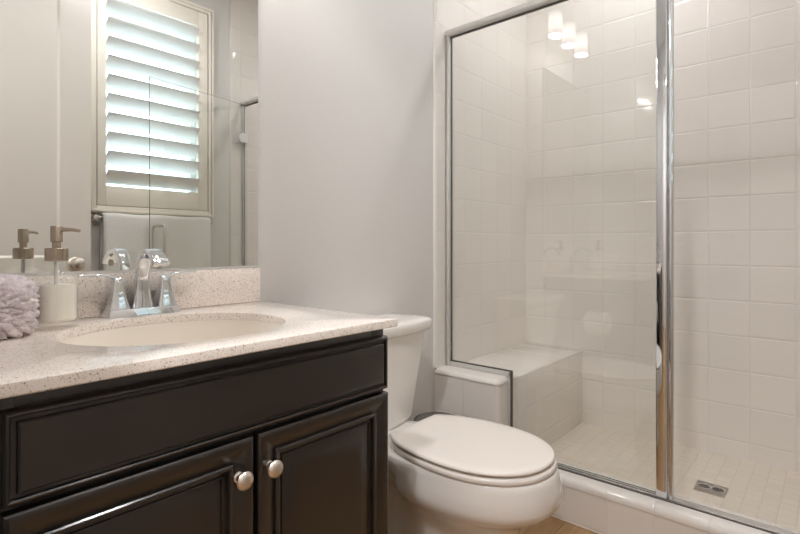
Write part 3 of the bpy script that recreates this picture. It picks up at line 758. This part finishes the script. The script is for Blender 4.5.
for s in (-1, 1):
    b = BM(); box(b, TX + s*0.075 - 0.019, TX + s*0.075 + 0.019, 1.030, 1.056, 0.4072, 0.4260, 0.005, 3); obj('hinge', b, M['seat'], to)
def bowed(cx, yf, yb, hw, z, bow=0.018, r=0.03, n=7):
    """tank plan: straight back, gently bowed front, rounded front corners"""
    pts = [(cx + hw, yb), (cx - hw, yb)]
    # left front corner, bowed front, right front corner
    yc0 = yf + bow
    for i in range(n + 1):
        a = PI + PI/2*i/n; pts.append((cx - hw + r + r*math.cos(a), yc0 + r + r*math.sin(a)))
    for i in range(1, 12):
        t = i/12; x = cx - hw + r + (2*hw - 2*r)*t; pts.append((x, yf + bow*(2*t - 1)**2))
    for i in range(n + 1):
        a = 1.5*PI + PI/2*i/n; pts.append((cx + hw - r + r*math.cos(a), yc0 + r + r*math.sin(a)))
    return [(x, y, z) for x, y in pts]
def tank():
    b = BM()
    loft(b, [bowed(TX, 1.180, 1.318, 0.150, 0.3785), bowed(TX, 1.164, 1.325, 0.168, 0.382), bowed(TX, 1.158, 1.326, 0.174, 0.40), bowed(TX, 1.146, 1.326, 0.187, 0.52), bowed(TX, 1.135, 1.326, 0.199, 0.62), bowed(TX, 1.126, 1.326, 0.210, 0.7095)])
    return obj('tank', b, M['china'], to, angle=60)
tank()
bm = BM(); loft(bm, [bowed(TX, 1.118, 1.330, 0.218, 0.7100), bowed(TX, 1.112, 1.331, 0.224, 0.7120), bowed(TX, 1.108, 1.332, 0.227, 0.7200), bowed(TX, 1.106, 1.332, 0.229, 0.744), bowed(TX, 1.108, 1.331, 0.227, 0.750), bowed(TX, 1.116, 1.326, 0.220, 0.7545), bowed(TX, 1.14, 1.31, 0.20, 0.7575), bowed(TX, 1.18, 1.29, 0.13, 0.7585)])
obj('tank_lid', bm, M['china'], to, angle=60)
bm = BM(); lathe(bm, (TX - 0.125, 1.151, 0.675), [(0.015, 0), (0.015, -0.006), (0.010, -0.010), (0.009, -0.02), (0.001, -0.021)], 24, 'Y'); tube(bm, [(TX - 0.125, 1.136, 0.675), (TX - 0.09, 1.130, 0.672), (TX - 0.055, 1.126, 0.668)], [0.007, 0.006, 0.005], 12); obj('flush_lever', bm, M['chrome'], to)
for s in (-1, 1):
    b = BM(); lathe(b, (TX + s*0.128, 1.02, 0.0), [(0.015, 0.0), (0.015, 0.008), (0.011, 0.015), (0.001, 0.018)], 20); obj('bolt_cap', b, M['china'], to)

# ------------------------------------------------------------------ waste bin behind the bowl
wb = empty('waste_bin', (1.545, 1.152, 0), 'small round dark grey waste bin behind the toilet bowl', 'waste bin')
bm = BM(); lathe(bm, (1.545, 1.152, 0.0003), [(0.072, 0), (0.076, 0.004), (0.086, 0.335), (0.001, 0.335)], 40); obj('bin_body', bm, M['bin'], wb)
bm = BM(); lathe(bm, (1.545, 1.152, 0.3355), [(0.086, 0), (0.0885, 0.002), (0.0885, 0.014), (0.085, 0.018), (0.001, 0.0195)], 40); obj('bin_lid', bm, M['bin'], wb)
bm = BM(); lathe(bm, (1.545, 1.152, 0.346), [(0.0885, -0.001), (0.0905, 0.0), (0.0905, 0.006), (0.0885, 0.007)], 40, cap0=False, cap1=False); obj('rim_band', bm, M['black'], wb)

# ------------------------------------------------------------------ toilet paper on the vanity side
TPY, TPZ, TPX = 0.985, 0.604, 0.942
bm = BM(); lathe(bm, (VX1, TPY + 0.085, TPZ), [(0.024, 0.0003), (0.024, 0.006), (0.011, 0.010), (0.010, TPX - VX1), (0.001, TPX - VX1 + 0.002)], 24, 'X'); tp = obj('paper_holder_post', bm, M['nickel'], va)
bm = BM(); tube(bm, [(TPX, TPY + 0.085, TPZ), (TPX, TPY - 0.075, TPZ)], 0.0085, 14); obj('paper_roll_bar', bm, M['nickel'], tp)
bm = BM(); rr = 0.064; TPZ -= 0.0114
prof = [(0.020, -0.055), (rr - 0.004, -0.056), (rr, -0.053), (rr, 0.053), (rr - 0.004, 0.056), (0.020, 0.055)]
rings = []
for k in range(48):
    a = 2*PI*k/48; rings.append([(TPX + q*math.cos(a), TPY + h, TPZ + q*math.sin(a)) for q, h in prof])
b2 = bm; vr = [[b2.verts.new(p) for p in r] for r in rings]
for k in range(48):
    A, B = vr[k], vr[(k + 1) % 48]
    for j in range(len(prof)):
        jj = (j + 1) % len(prof); b2.faces.new((A[j], A[jj], B[jj], B[j]))
rl = obj('toilet_paper_roll', bm, M['paper']); tag(rl, 'white toilet paper roll hanging on the side of the vanity', 'toilet paper')
